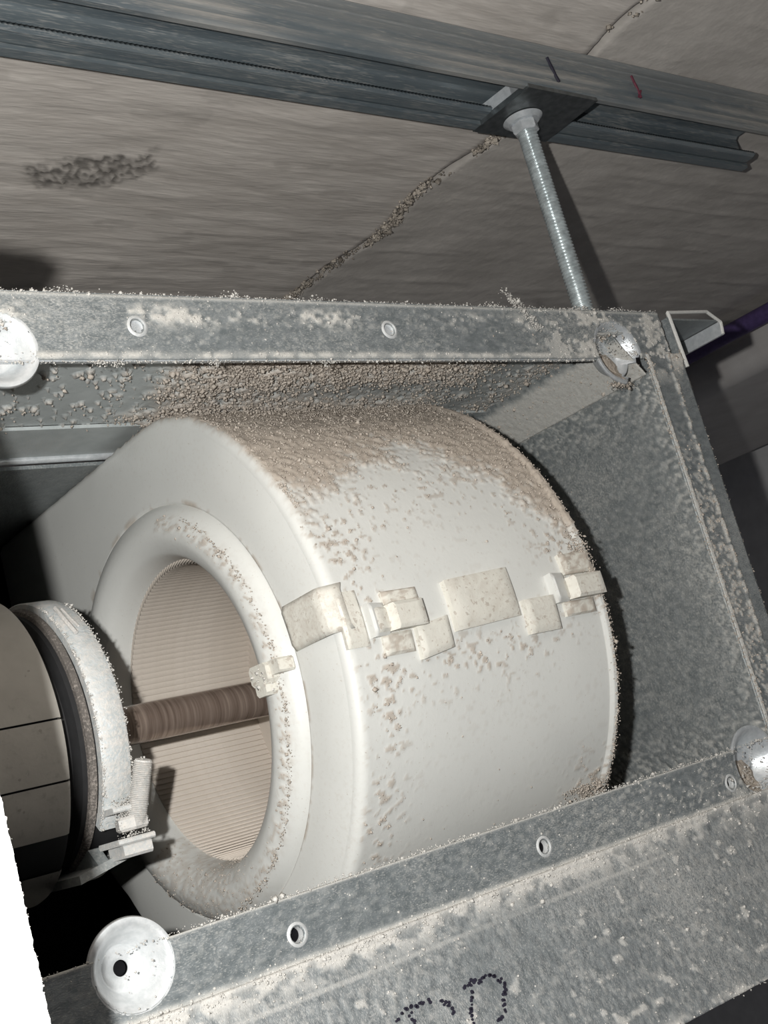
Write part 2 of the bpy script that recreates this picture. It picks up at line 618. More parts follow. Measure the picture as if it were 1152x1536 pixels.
def sheet(name, o, u, v, lu, lv, step, m, holes=(), discs=(), dust=None, relief=.0006, parent=CS, thick=.0011, seed=0, grainy=0,
          label=None, wob=0, vprof=None):
    """rectangular dusty sheet; o origin, u/v unit directions, holes (s,t,r), discs cut out; dust(s,t,P)->0..1
    vprof(t) offset along the normal"""
    o, u, v = (np.array(a, float) for a in (o, u, v))
    nrm = np.cross(u, v)
    nu, nv = max(2, int(lu / step) + 1), max(2, int(lv / step) + 1)
    S, T = np.meshgrid(np.linspace(0, lu, nu), np.linspace(0, lv, nv), indexing='ij')
    keep = np.ones((nu - 1, nv - 1), bool)
    Sc, Tc = (S[1:, 1:] + S[:-1, :-1]) / 2, (T[1:, 1:] + T[:-1, :-1]) / 2
    for (a, b, r) in list(holes) + list(discs):
        dd = np.hypot(S - a, T - b)
        near = (dd > r * .35) & (dd < r + step * 1.3)
        kk = np.where(near, r / np.maximum(dd, 1e-6), 1)
        inside = dd < r + step * .5
        S2 = np.where(near & (np.abs(dd - r) < step * .75), a + (S - a) * kk, S)
        T2 = np.where(near & (np.abs(dd - r) < step * .75), b + (T - b) * kk, T)
        S, T = S2, T2
        keep &= ~(np.hypot(Sc - a, Tc - b) < r - step * .1)
    P = o + S[..., None] * u + T[..., None] * v
    D = dust(S, T, P) if dust else np.zeros_like(S)
    D = np.clip(D, 0, 1)
    hgt = D * relief * (.4 + 1.6 * fbm(P, 420, 3, seed + 2))
    if vprof:
        hgt = hgt + vprof(T)
    P = P + hgt[..., None] * nrm
    g = G()
    g.grid(P, D, keep)
    ob = link(name, g, m, parent, auto=0 if vprof is None else 50, solid=thick, label=label)
    if grainy:
        rg = np.random.default_rng(seed + 50)
        w_ = (D ** 1.5).reshape(-1)
        w_ = w_ / max(w_.sum(), 1e-9)
        idx = rg.choice(len(w_), int(grainy), p=w_)
        Q = P.reshape(-1, 3)[idx] + rg.normal(0, step * .5, (len(idx), 3)) * (1 - np.abs(nrm)) + nrm * .0004
        return ob, Q
    return ob, None


def patches(P, scale, lo, hi, seed):
    return sstep(lo, hi, fbm(P, scale, 4, seed))


HX = [(-.3371, .0108), (-.184, .0112)]                       # rivet holes of the top flange
HB = [(-.3308, -.2712), (-.1792, -.2711), (-.0237, -.2727)]  # rivet holes of the bottom flange
BOSS = [(-.4065, .000), (.001, -.001), (.006, -.2665), (-.4060, -.2620)]
BR_ = .0205
BL_ = .0170

# top flange: x -.52..+.0525, z -.006..+.0265, faces -Y
x0t = -.56
def d_top(S, T, P):
    x, z = P[..., 0], P[..., 2]
    band = np.exp(-((z - .0165) / .0055) ** 2) * sstep(.44, .72, .5 * fbm(P * np.array([.45, 1, 1]), 70, 3, 3) + .5 * fbm(P, 330, 3, 4)) * 1.3
    rightp = sstep(-.10, -.03, x) * sstep(.50, .58, .6 * fbm(P, 75, 4, 8) + .4 * fbm(P, 350, 2, 9)) * .9
    low = np.exp(-((z + .004) / .0018) ** 2) * (.35 + .6 * patches(P, 120, .4, .6, 17))
    topd = np.exp(-((z - .0262) / .0012) ** 2) * .7
    thin = patches(P, 400, .58, .75, 6) * .35
    return np.maximum.reduce([band, rightp, low, topd, thin])


_, qt = sheet('top_flange', (x0t, 0, -.006), (1, 0, 0), (0, 0, 1), .0525 - x0t, .0325, .0009, M_ZINC,
              [(hx - x0t, hz + .006, .0034) for hx, hz in HX], [(BOSS[0][0] - x0t, .006, BL_), (BOSS[1][0] - x0t, BOSS[1][1] + .006, BR_)],
              d_top, .0005, seed=1, grainy=2600, label='top flange with a scum of pale dust along its middle')
# returned lips of the top flange
g = G()
g.prism([(0.0005, -.0066), (.006, -.0052), (.006, -.0044), (.0005, -.0056)], 0, x0t, -.022)
link('flange_lip', g, M_ZINC_CLEAN, CS, smooth=False)
g = G()
g.prism([(0.0, .0262), (.014, .0262), (.014, .0274), (0, .0274)], 0, x0t, .0525)
link('flange_lip', g, M_ZINC, CS, smooth=False)

# right flange: x .026..+.062, z -.30..-.003
def d_right(S, T, P):
    x, z = P[..., 0], P[..., 2]
    bead = np.exp(-((x - .0275) / .0011) ** 2) * .9 + np.exp(-((x - .0478) / .0022) ** 2) * patches(P, 260, .38, .60, 4) * .9
    mid = patches(P, 380, .48, .62, 12) * (x < .049) * sstep(-.02, -.12, z) * .75
    top = sstep(-.03, -.005, z) * patches(P, 90, .42, .58, 14)
    return np.maximum.reduce([bead, mid, top])


def p_right(T):
    # small vertical beads: T runs from outer to inner edge here
    return .0006 * np.exp(-((T - .0145) / .0014) ** 2) + .0005 * np.exp(-((T - .0345) / .0014) ** 2)


_, qr = sheet('right_flange', (.0625, -.0003, -.305), (0, 0, 1), (-1, 0, 0), .302, .0365, .0009, M_ZINC, [],
              [(-.2665 + .305, .0565, BR_)], d_right, .0006, seed=3, grainy=2600, vprof=lambda T: -p_right(T) * -1,
              label='right flange edged with two lines of pinkish dust')
g = G()
g.prism([(.0625, -.0004), (.0635, .0006), (.0625, .030), (.0605, .030)], 2, -.305, .024)
link('flange_return', g, M_ZINC, CS, smooth=False)

# bottom flange: x -.43..+.062, z -.2830..-.2555
xb = -.50
def d_bot(S, T, P):
    x, z = P[..., 0], P[..., 2]
    fine = patches(P, 380, .52, .70, 22) * (.2 + .35 * sstep(-.25, 0, x))
    crease = np.exp(-((z + .2825) / .0018) ** 2) * (.6 + .35 * patches(P, 90, .35, .5, 2))
    lip = np.exp(-((z + .2556) / .0007) ** 2) * .8
    rightp = sstep(-.06, 0, x) * patches(P, 110, .48, .6, 24) * .8
    return np.maximum.reduce([fine, crease, lip, rightp])


_, qb = sheet('bottom_flange', (xb, -.0001, -.2830), (1, 0, 0), (0, 0, 1), .0622 - xb, .0275, .0009, M_ZINC,
              [(hx - xb, hz + .2830, .0034) for hx, hz in HB], [(BOSS[2][0] - xb, BOSS[2][1] + .283, BR_),
              (BOSS[3][0] - xb, BOSS[3][1] + .283, BL_)], d_bot, .0004, seed=5, grainy=2600,
              label='bottom flange with three small holes')

# lower panel, leaning slightly forward below the crease
lp_o = np.array((-.50, 0, -.2830))
lp_v = np.array((0, -.02, -.0797)) / .08217
def d_low(S, T, P):
    near = np.exp(-(T / .011) ** 2) * patches(P, 140, .42, .58, 30) + np.exp(-(T / .0035) ** 2) * .75
    mott = patches(P * np.array([1, 1, .6]), 420, .50, .70, 31) * .32
    spots = patches(P, 160, .64, .70, 33) * .7
    groove = np.exp(-((T - .0135) / .0006) ** 2) * sstep(-.05, -.12, P[..., 0]) * .9  # glint along the groove, painted as a pale line in the dust colour
    edge = np.exp(-((T - .089) / .003) ** 2) * patches(P, 150, .42, .55, 35) * .9
    bare = 1 - .8 * np.exp(-(((P[..., 0] + .215) / .035) ** 2 + ((T - .026) / .016) ** 2))
    return np.maximum.reduce([near, mott, spots, groove, edge]) * bare


_, ql = sheet('lower_panel', lp_o, (1, 0, 0), -lp_v, .57, -.090, .0011, M_ZINC, [], [], None) if False else (None, None)
def lower():
    step = .0010
    S, T = np.meshgrid(np.arange(0, .562, step), np.arange(0, .0905, step), indexing='ij')
    P = lp_o + S[..., None] * np.array((1, 0, 0)) + T[..., None] * lp_v
    D = np.clip(d_low(S, T, P), 0, 1)
    nrm = np.array((0, -.0797, .02)) / .08217
    ridge = .0012 * np.exp(-((T - .0012) / .0012) ** 2)
    P = P + (ridge + D * .0005 * (.4 + 1.6 * fbm(P, 420, 3, 40)))[..., None] * nrm
    g = G()
    g.grid(P, D)
    link('lower_panel', g, M_ZINC_LOW, CS, auto=0, solid=.0011, label='lower panel with heavy pale dust and dotted dark lettering')
    rg = np.random.default_rng(77)
    w_ = (D ** 2).reshape(-1)
    idx = rg.choice(len(w_), 5000, p=w_ / w_.sum())
    return P.reshape(-1, 3)[idx] + rg.normal(0, .0006, (5000, 3)) + nrm * .0004


ql = lower()
# dotted lettering printed on the lower panel (only its upper half is in the frame)
dots = [(-.2972, .0357), (-.2945, .0343), (-.2917, .0332), (-.2890, .0330), (-.2862, .0329), (-.2835, .0331), (-.2809, .0332),
        (-.2785, .0336), (-.2725, .0352), (-.2706, .0372), (-.2696, .0385), (-.2692, .0397), (-.2690, .0422), (-.2906, .0352), (-.2906, .0382),
        (-.2915, .041), (-.2925, .044),
        (-.2580, .0343), (-.2556, .0339), (-.2532, .0337), (-.2515, .0339), (-.2497, .0342), (-.2475, .0342), (-.2454, .0341), (-.2436, .0339),
        (-.2420, .0339), (-.2395, .0352), (-.2386, .0369), (-.2376, .0382), (-.2368, .0396), (-.2373, .0412), (-.2378, .0427), (-.2389, .0441),
        (-.2401, .0457), (-.2409, .0476), (-.2551, .0377), (-.2561, .0396), (-.2573, .0416), (-.2585, .0434), (-.2598, .0452), (-.2606, .0468),
        (-.2612, .0484), (-.242, .0496), (-.2455, .052), (-.2475, .0524)]
nrm_l = np.array((0, -.0797, .02)) / .08217
g = G()
rg = np.random.default_rng(3)
for (x, t_) in dots:
    c = np.array((x, 0, -.283)) + lp_v * t_ + nrm_l * .0011
    for _ in range(2):
        r = rg.uniform(.0005, .0009)
        cc = c + np.array((rg.normal(0, .0006), 0, 0)) + lp_v * rg.normal(0, .0005)
        g.tube(tuple(cc - nrm_l * .0012), tuple(cc + nrm_l * .00015), r, seg=9)
link('dotted_lettering', g, M_INK, CS, label='dark dotted printed characters', kind='stuff')

# corner bosses: dished rings with a screw seat
def boss(c, depth, r, lab, cut=0, m=M_ZINC_CLEAN, hole=True):
    cx, cz = c
    prof = [(.0012, r + .0016), (-.0001, r + .0012), (-.0002, r + .0004), (.0004, r * .96), (depth * .15, r * .88), (depth * .5, r * .74), (depth * .86, r * .58),
            (depth * .97, r * .53), (depth, r * .47), (depth, .0032)]
    if not hole:
        prof.append((depth, .0001))
    g = G()
    g.lathe(prof, (cx, 0, cz), 1, 96)
    if hole:
        g.d = [d + .22 for d in g.d]
    if cut:
        v_ = g.v[0]
        cc = np.array([v_[list(f)].mean(0) for f in g.f])
        g.f = [f for f, c_ in zip(g.f, cc) if (c_[0] - cx) * .66 - (c_[2] - cz) * .75 < cut]
    o = link('corner_boss', g, m, CS, solid=.0011, auto=50, label=lab)
    if hole:
        g = G()
        g.lathe([(depth + .0012, .0001), (depth + .0012, .0030)], (cx, 0, cz), 1, 20)
        link('screw_hole', g, M_LINER, (CS, o))
    return o


b1 = boss(BOSS[3], .012, BL_, 'bottom left dished boss, bright with a dark hole')
b2 = boss(BOSS[0], .010, BL_, 'top left dished boss, bright white in the light')
b3 = boss(BOSS[1], .013, BR_, 'top right dished boss with a clot of dust', cut=.0150, hole=False)
b4 = boss(BOSS[2], .013, BR_, 'bottom right dished boss with a clot of dust', hole=False)
# star-shaped dust collar about the hole of the bottom left boss
# clots of dust in the two right bosses
for b, (cx, cz), sx in ((b3, BOSS[1], -.006), (b4, BOSS[2], -.004)):
    S, T = np.meshgrid(np.linspace(0, 1, 24), np.linspace(0, 2 * np.pi, 56, endpoint=False), indexing='ij')
    wob_ = 1 + .10 * np.sin(3 * T + 1) + .06 * np.sin(7 * T)
    px, pz = cx - .0010 + .0090 * S * wob_ * np.cos(T), cz - .0065 + .0110 * S * wob_ * np.sin(T)
    rho = np.hypot(px - cx, pz - cz)
    rr_ = BR_
    dy_ = np.interp(rho, [0, .47 * rr_, .58 * rr_, .74 * rr_, .87 * rr_, rr_, .03], [.013, .013, .0112, .0065, .002, -.0003, -.0003])
    P = np.stack([px, dy_ - .0032 * (1 - S ** 3) - .0006, pz], -1)
    P[..., 1] += (fbm(P, 500, 3, 8) - .5) * .0016
    g = G()
    g.grid(P, np.ones(P.shape[:2]), wrap=True)
    link('dust_clot', g, M_DUST, (CS, b), auto=0)

# rims around the small rivet holes
for (hx, hz) in HX + HB:
    g = G()
    g.lathe([(-.0002, .0058), (-.0011, .0048), (-.0012, .0040), (.0004, .0033), (.0035, .0031)], (hx, 0, hz), 1, 28)
    dd = g.d[0] + .35
    g.d[0] = dd
    o = link('rivet_hole_rim', g, M_ZINC_CLEAN, CS)
    g = G()
    dep = .0009 if hz > -.1 else .0034
    g.lathe([(dep, .0001), (dep, .0033)], (hx, 0, hz), 1, 16)
    link('hole_plug', g, M_ZINC_CLEAN if hz > -.1 else M_LINER, (CS, o))

# inner top panel (underside seen), stepped seam at y=.13
def d_in(S, T, P):
    x, y = P[..., 0], P[..., 1]
    wl = sstep(-.300, -.262, x + (fbm(P, 60, 3, 50) - .5) * .05) * sstep(.03, -.03, x)
    bare = np.exp(-((x + .13) / .085) ** 2) * np.exp(-((y - .088) / .017) ** 2) + np.exp(-((x + .035) / .03) ** 2)
    heavy = wl * sstep(.36, .50, fbm(P, 260, 3, 51)) * (1 - .85 * np.clip(bare, 0, 1))
    lone = patches(P, 300, .70, .73, 52) * .8
    return np.maximum(heavy, lone)


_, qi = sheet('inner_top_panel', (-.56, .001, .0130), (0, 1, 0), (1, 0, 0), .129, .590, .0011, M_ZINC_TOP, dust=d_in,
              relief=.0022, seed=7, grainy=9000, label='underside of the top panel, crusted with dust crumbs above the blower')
g = G()
g.box((-.56, .129, .0100), (.005, .176, .0120))
link('seam_strip', g, M_ZINC_TOP, CS, smooth=False)
g = G()
g.tube((-.56, .176, .0095), (.005, .176, .0095), .0026, seg=16)
link('seam_bead', g, M_ZINC_CLEAN, CS)
g = G()
g.box((-.56, .177, .004), (.026, .365, .0062))
link('rear_top_panel', g, M_ZINC_DARK, CS, smooth=False)

# chamfer strip between top panel and right panel
def d_ch(S, T, P):
    return sstep(.0, .006, T) * sstep(.40, .30, np.abs(T / .036 - .5) * .9) * .95


c0 = np.array((.003, .003, .0125)); c1 = np.array((.0262, .003, -.0150))
cd = (c1 - c0); cl = np.linalg.norm(cd)
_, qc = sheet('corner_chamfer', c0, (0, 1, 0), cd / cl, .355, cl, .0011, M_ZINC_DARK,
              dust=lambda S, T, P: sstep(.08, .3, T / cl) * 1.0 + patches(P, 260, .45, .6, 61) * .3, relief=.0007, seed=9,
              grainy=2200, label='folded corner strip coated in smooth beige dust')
def d_rp(S, T, P):
    y, z = P[..., 1], P[..., 2]
    e = sstep(.022, .0, y) * .55 + sstep(-.055, -.015, z) * .5 + sstep(-.225, -.27, z) * .7
    return patches(P, 380, .42, .72, 71) * (.26 + e * .8) + patches(P, 150, .4, .7, 72) * .12


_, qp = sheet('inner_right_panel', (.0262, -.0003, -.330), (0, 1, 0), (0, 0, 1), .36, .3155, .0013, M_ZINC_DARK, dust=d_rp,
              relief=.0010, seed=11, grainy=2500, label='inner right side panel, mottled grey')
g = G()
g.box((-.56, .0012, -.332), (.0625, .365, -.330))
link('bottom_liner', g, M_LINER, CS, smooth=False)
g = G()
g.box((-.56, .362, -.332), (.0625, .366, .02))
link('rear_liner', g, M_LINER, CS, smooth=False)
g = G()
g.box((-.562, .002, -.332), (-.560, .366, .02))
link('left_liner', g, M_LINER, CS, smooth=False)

# hanging lug at the top right corner
LG = g = G()
g.box((.0640, .0, .0220), (.1185, .056, .0232))
lug = link('hanging_lug', g, M_ZINC_DARK, CS, smooth=False, label='folded hanging lug at the top right corner')
g = G()
g.prism([(.0640, .0232), (.0640, .0272), (.108, .0298), (.1215, .0225), (.1228, .0180), (.1170, .0120), (.1170, .0232)], 1, -.0008, .0006)
g = G()
for a, b in (((.0645, .0275), (.108, .0292)), ((.108, .0292), (.1205, .0215)), ((.1205, .0215), (.1185, .0125))):
    g.tube((a[0], 0, a[1]), (b[0], 0, b[1]), .0012, seg=8)
for a, b in (((.0645, .0275), (.0665, -.012)),):
    g.tube((a[0], 0, a[1]), (b[0], 0, b[1]), .0014, seg=8)
g.d = [d + .75 for d in g.d]
link('lug_rim', g, M_ZINC_CLEAN, (CS, lug))
g = G()
g.prism([(.1175, .0215), (.1197, .0215), (.1187, .0118), (.1165, .0118)], 1, 0, .056)
link('lug_lip', g, M_ZINC_CLEAN, (CS, lug), smooth=False)

# loose crumbs along the sheets
rg = np.random.default_rng(12)
def edge_line(x0, x1, y, z, n, sy=.0006, sz=.0008, seed=0):
    r = np.random.default_rng(seed)
    x = r.uniform(x0, x1, n)
    return np.stack([x, y + r.normal(0, sy, n), z + np.abs(r.normal(0, abs(sz), n)) * np.sign(sz)], -1)


e1 = edge_line(x0t, .0525, .001, .0272, 1500, seed=1)
clump = [(-.28, 1), (-.37, 1.2), (-.23, .7), (-.10, 1.6), (-.02, 1.2), (.01, 1)]
for cx, k in clump:
    r = np.random.default_rng(int(abs(cx) * 1000) + 3)
    n = int(40 * k)
    e1 = np.concatenate([e1, np.stack([cx + r.normal(0, .004, n), r.normal(0, .001, n), .0275 + np.abs(r.normal(0, .0012, n))], -1)])
e2 = edge_line(x0t, -.02, -.0004, -.0068, 900, sz=-.0006, seed=2)
for cx in (-.185 - .047, -.36, -.352, -.30):
    r = np.random.default_rng(int(abs(cx) * 1000))
    e2 = np.concatenate([e2, np.stack([cx + r.normal(0, .0022, 50), -.001 + r.normal(0, .001, 50), -.0072 - np.abs(r.normal(0, .0014, 50))], -1)])
# the tuft standing on the top flange
r = np.random.default_rng(31)
tt = r.uniform(0, 1, 420)
tuft = np.stack([-.0875 + .020 * tt + r.normal(0, .0016, 420), -.002 - .0015 * np.sin(tt * 3) + r.normal(0, .0009, 420),
                 .0355 - .024 * tt + r.normal(0, .0014, 420)], -1)
e2b = edge_line(-.405, .06, -.0005, -.2553, 700, seed=4)
crumbs('pale_dust_crumbs', np.concatenate([e1, e2, e2b, qt, qb, tuft]), .00034, CS, M_LIGHTDUST, 1)
crumbs('pale_panel_crumbs', ql, .00040, CS, M_LIGHTDUST, 2)
zz_ = np.random.default_rng(6).uniform(-.30, -.004, 1300)
r = np.random.default_rng(9)
e3 = np.stack([.0265 + r.normal(0, .0008, 1300), -.0006 + r.normal(0, .0006, 1300), zz_], -1)
r3 = np.stack([.0620 + np.abs(r.normal(0, .0006, 700)), r.normal(0, .0006, 700), r.uniform(-.30, .0, 700)], -1)
bc = np.stack([-.003 + r.normal(0, .005, 420), .0005 + np.abs(r.normal(0, .002, 420)), -.0225 + r.normal(0, .0012, 420)], -1)
crumbs('pinkish_dust_crumbs', np.concatenate([qr, e3, r3, qc, qp, bc]), .00036, CS, M_DUST, 3)
qi[:, 2] -= .0012
crumbs('crusted_dust_crumbs', qi, .00062, CS, M_DUST, 4)

# ------------------------------------------------------------------ blower housing
CY, CZ = .131, -.153
BH = Thing('blower_housing', (-.19, .131, -.305), 'white plastic blower scroll housing with thick dust on its top', 'blower')
AX = np.array((0, CY, CZ))
# radius of the scroll against angle: 0 = towards the opening, 90 = up
tab = [(-180, .2140), (-169.5, .2175), (-157, .171), (-144.3, .161), (-133.7, .1605), (-115, .1560), (-90, .1510), (-60, .1480), (-30, .1475), (0, .1475),
       (22, .1478), (45, .1510), (68, .1565), (78, .1580), (90, .1570)]
phs = np.array([t_[0] for t_ in tab]); rs_ = np.array([t_[1] for t_ in tab])


def rad_of(ph):
    ph = (np.asarray(ph) + 180) % 360 - 180
    r1 = np.interp(ph, phs, rs_)
    a = np.radians(np.clip(ph, 85, 180))
    r2 = np.minimum(.157 / np.maximum(np.sin(a), 1e-3), .214 / np.maximum(-np.cos(a), 1e-3))
    return np.where(ph > 90, r2, r1)


XL, XR = -.280, -.102
ang_deg = np.concatenate([np.arange(-75, 95, .42), np.arange(95, 285, 1.2)])
na = len(ang_deg)
RAD = rad_of(ang_deg)
RAD = np.where(np.abs(ang_deg - 45) < 200, RAD, RAD)


def ring(x, r_arr):
    a = np.radians(ang_deg)
    return np.stack([np.full(na, x), CY - r_arr * np.cos(a), CZ + r_arr * np.sin(a)], -1)


# lateral wall
xs = np.concatenate([[XL], XL + .0055 * (1 - np.cos(np.radians([15, 30, 45, 60, 75, 90]))), np.arange(XL + .0065, XR - .004, .0009),
                     [XR - .003, XR - .0015, XR]])
edge_in = np.where(xs < XL + .0055, .0055 - np.sqrt(np.maximum(0, .0055 ** 2 - (XL + .0055 - xs) ** 2)), 0)
edge_in = np.where(xs > XR - .0032, -.0016, edge_in)
P = np.stack([ring(x, RAD - e) for x, e in zip(xs, edge_in)])
PH = np.broadcast_to(ang_deg, P.shape[:2])
XX = P[..., 0]
ph_t = np.interp(XX, [-.281, -.255, -.2235, -.19, -.161, -.138, -.105], [31, 31, 39, 40, 41, 30, 14])
nz_ = fbm(P, 55, 4, 80) - .5
nf_ = fbm(P, 380, 3, 81) - .5
heavy = sstep(-7, 6, PH - ph_t + nz_ * 26 + nf_ * 22) * (PH < 200)
f1 = fbm(P, 330, 3, 82)
zone = (np.exp(-((XX + .262) / .012) ** 2) * ((PH > -55) & (PH < 24)) * .62 + np.exp(-((PH + 8) / 6) ** 2) * .75 * sstep(-.29, -.25, XX) * sstep(-.1, -.18, XX) +
        np.exp(-((PH - 5) / 8) ** 2) * .55 * sstep(-.16, -.115, XX) + np.exp(-((PH - ph_t + 9) / 10) ** 2) * .55 + sstep(-.130, -.105, XX) * (PH > 0) * .7 +
        sstep(-.150, -.11, XX) * sstep(-28, -40, PH) * .9 + .12)
zone = zone * .62 + np.exp(-((XX + .272) / .006) ** 2) * sstep(-15, -50, PH) * .5
fl_ = sstep(.66 - .16 * np.clip(zone, 0, 1.2), .70 - .14 * np.clip(zone, 0, 1.2), f1 + nz_ * .22) * np.clip(zone * 1.6, 0, .85)
haze = sstep(-18, -60, PH) * .22 * (PH > -120) * (.5 + nz_)
D = np.clip(np.maximum.reduce([heavy, fl_, haze]), 0, 1) * sstep(XL + .0008, XL + .0045, XX + (nf_ * .004))
a = np.radians(PH)
nrm3 = np.stack([np.zeros_like(a), -np.cos(a), np.sin(a)], -1)
hgt = heavy * (.0006 + .0030 * np.clip(fbm(P, 330, 3, 84) - .35, 0, 1)) + fl_ * .0004
hgt = hgt * sstep(XL, XL + .004, XX)
Pd = P + hgt[..., None] * nrm3
g = G()
g.grid(Pd, D, wrap=True)
scroll = link('scroll_wall', g, M_WHITE, BH, auto=0)
rgq = np.random.default_rng(90)
front = (PH < 100) & (PH > -80)
wq = ((D ** 2) * front * np.where(heavy > .5, .8, 1.4)).reshape(-1)
idx = rgq.choice(len(wq), 14000, p=wq / wq.sum())
qsc = Pd.reshape(-1, 3)[idx] + rgq.normal(0, .0004, (14000, 3)) + nrm3.reshape(-1, 3)[idx] * .0003
# extra crumbs on the two rims and in the lower right corner
def on_cyl(x, ph, dr=0.):
    ph = np.asarray(ph, float)
    r_ = rad_of(ph) + dr
    a_ = np.radians(ph)
    return np.stack([np.broadcast_to(x, ph.shape), CY - r_ * np.cos(a_), CZ + r_ * np.sin(a_)], -1)


r = rgq
rimR = on_cyl(XR + r.normal(0, .0012, 1500), r.uniform(-50, 95, 1500), .0018)
rimL = on_cyl(XL + .004 + np.abs(r.normal(0, .002, 900)), 28 + 55 * r.random(900), .0006)
low = on_cyl(XR - .004 - np.abs(r.normal(0, .013, 700)), -40 - np.abs(r.normal(0, 4.5, 700)), .0018 + np.abs(r.normal(0, .0012, 700)))
low = low[(np.abs(low[:, 2]) < .262)]
knob = on_cyl(XR - .006 + r.normal(0, .004, 420), 9 + r.normal(0, 2.6, 420), .003)
crumbs('dust_crumbs', np.concatenate([qsc, rimL, rimR, low, knob]), .00036, BH, M_DUST, 6)

# left side: face from the rounded edge to the groove around the bell mouth
RG = .1130
CI = (CY, -.1560)
def face_mesh(x_edge, x_ring, r_ring, sign):
    ts = np.array([0, .01, .02, .035, .05, .1, .2, .35, .5, .65, .8, .9, .95, .98, 1.0])
    rows = []
    rr0 = RAD - .0055
    for t_ in ts:
        rr = rr0 + (r_ring - rr0) * t_
        rise = (1 - (1 - min(t_ / .9, 1)) ** 2.2) * .0035 + (x_ring - x_edge) * 0
        x = x_edge - sign * rise * (1 if t_ < 1 else .6)
        q = ring(x, rr)
        q[:, 2] += (CI[1] - CZ) * t_
        rows.append(q)
    return np.stack(rows)


PF = face_mesh(XL, XL, RG, 1)
g = G()
dF = np.zeros(PF.shape[:2])
nn = fbm(PF, 90, 3, 95)
phF = np.broadcast_to(ang_deg, PF.shape[:2])
dF[-3:, :] = (sstep(.46, .60, nn[-3:, :]) * .8 * (phF[-3:, :] < 140))
dF = np.maximum(dF, sstep(-60, -95, phF) * .35 * (phF > -120) * (phF < 0))
g.grid(PF, np.clip(dF, 0, 1), wrap=True)
link('side_face', g, M_WHITE, BH, auto=0)
# bell mouth
XG = XL - .0035
bm = [(XG + .003, RG + .0012), (XG - .0008, RG - .0008), (XG - .0042, .1100), (XG - .0075, .1055), (XG - .0094, .1005), (XG - .0094, .0955), (XG - .0072, .0905),
      (XG - .0040, .0862), (XG + .0030, .0836), (XG + .0120, .0827), (XG + .0160, .0832)]
bm = np.array(bm)
# smooth the profile
tt = np.arange(len(bm)); t2 = np.linspace(0, len(bm) - 1, 44)
bmx = np.interp(t2, tt, bm[:, 0]); bmr = np.interp(t2, tt, bm[:, 1])
for _ in range(3):
    bmx[1:-1] = (bmx[:-2] + 2 * bmx[1:-1] + bmx[2:]) / 4
    bmr[1:-1] = (bmr[:-2] + 2 * bmr[1:-1] + bmr[2:]) / 4
A2 = np.linspace(-180, 180, 400, endpoint=False)
Xg = np.broadcast_to(bmx[:, None], (44, 400))
a = np.radians(A2)
PB = np.stack([Xg, CI[0] - bmr[:, None] * np.cos(a), CI[1] + bmr[:, None] * np.sin(a)], -1)
nB = fbm(PB, 420, 3, 99)
A2b = np.broadcast_to(A2, PB.shape[:2])
rB = np.broadcast_to(bmr[:, None], PB.shape[:2])
crest = np.exp(-((rB - .1035) / .0035) ** 2) * sstep(.50, .60, nB) * ((A2b > -75) & (A2b < 75)) * .85
bot = sstep(-55, -85, A2b) * (A2b > -130) * sstep(.35, .6, nB) * .5
DB = np.clip(np.maximum(crest, bot), 0, 1)
PB[..., 0] -= DB * .0006
g = G()
g.grid(PB, DB, wrap=True)
mouth = link('bell_mouth', g, M_WHITE, BH, auto=0)
idx = rgq.choice(DB.size, 1300, p=(DB / DB.sum()).reshape(-1))
qm = PB.reshape(-1, 3)[idx] + rgq.normal(0, .0004, (1300, 3))
# rim line of dust along the inner right edge
ph = r.uniform(-80, 60, 900)
q2 = np.stack([np.full(900, XG - .0086) + r.normal(0, .0006, 900), CI[0] - (.1075 + r.normal(0, .0012, 900)) * np.cos(np.radians(ph)),
               CI[1] + (.1075 + r.normal(0, .0012, 900)) * np.sin(np.radians(ph))], -1)
crumbs('mouth_dust', np.concatenate([qm, q2[:500]]), .00032, BH, M_DUST, 8)
# right side closing face
g = G()
rowsR = np.stack([ring(XR, RAD + .0016), ring(XR + .0005, RAD - .004), ring(XR + .001, np.full(na, RG)), ring(XR + .010, np.full(na, .104)),
                  ring(XR + .004, np.full(na, .084))])
g.grid(rowsR, wrap=True)
link('far_side_face', g, M_WHITE, BH, auto=30)

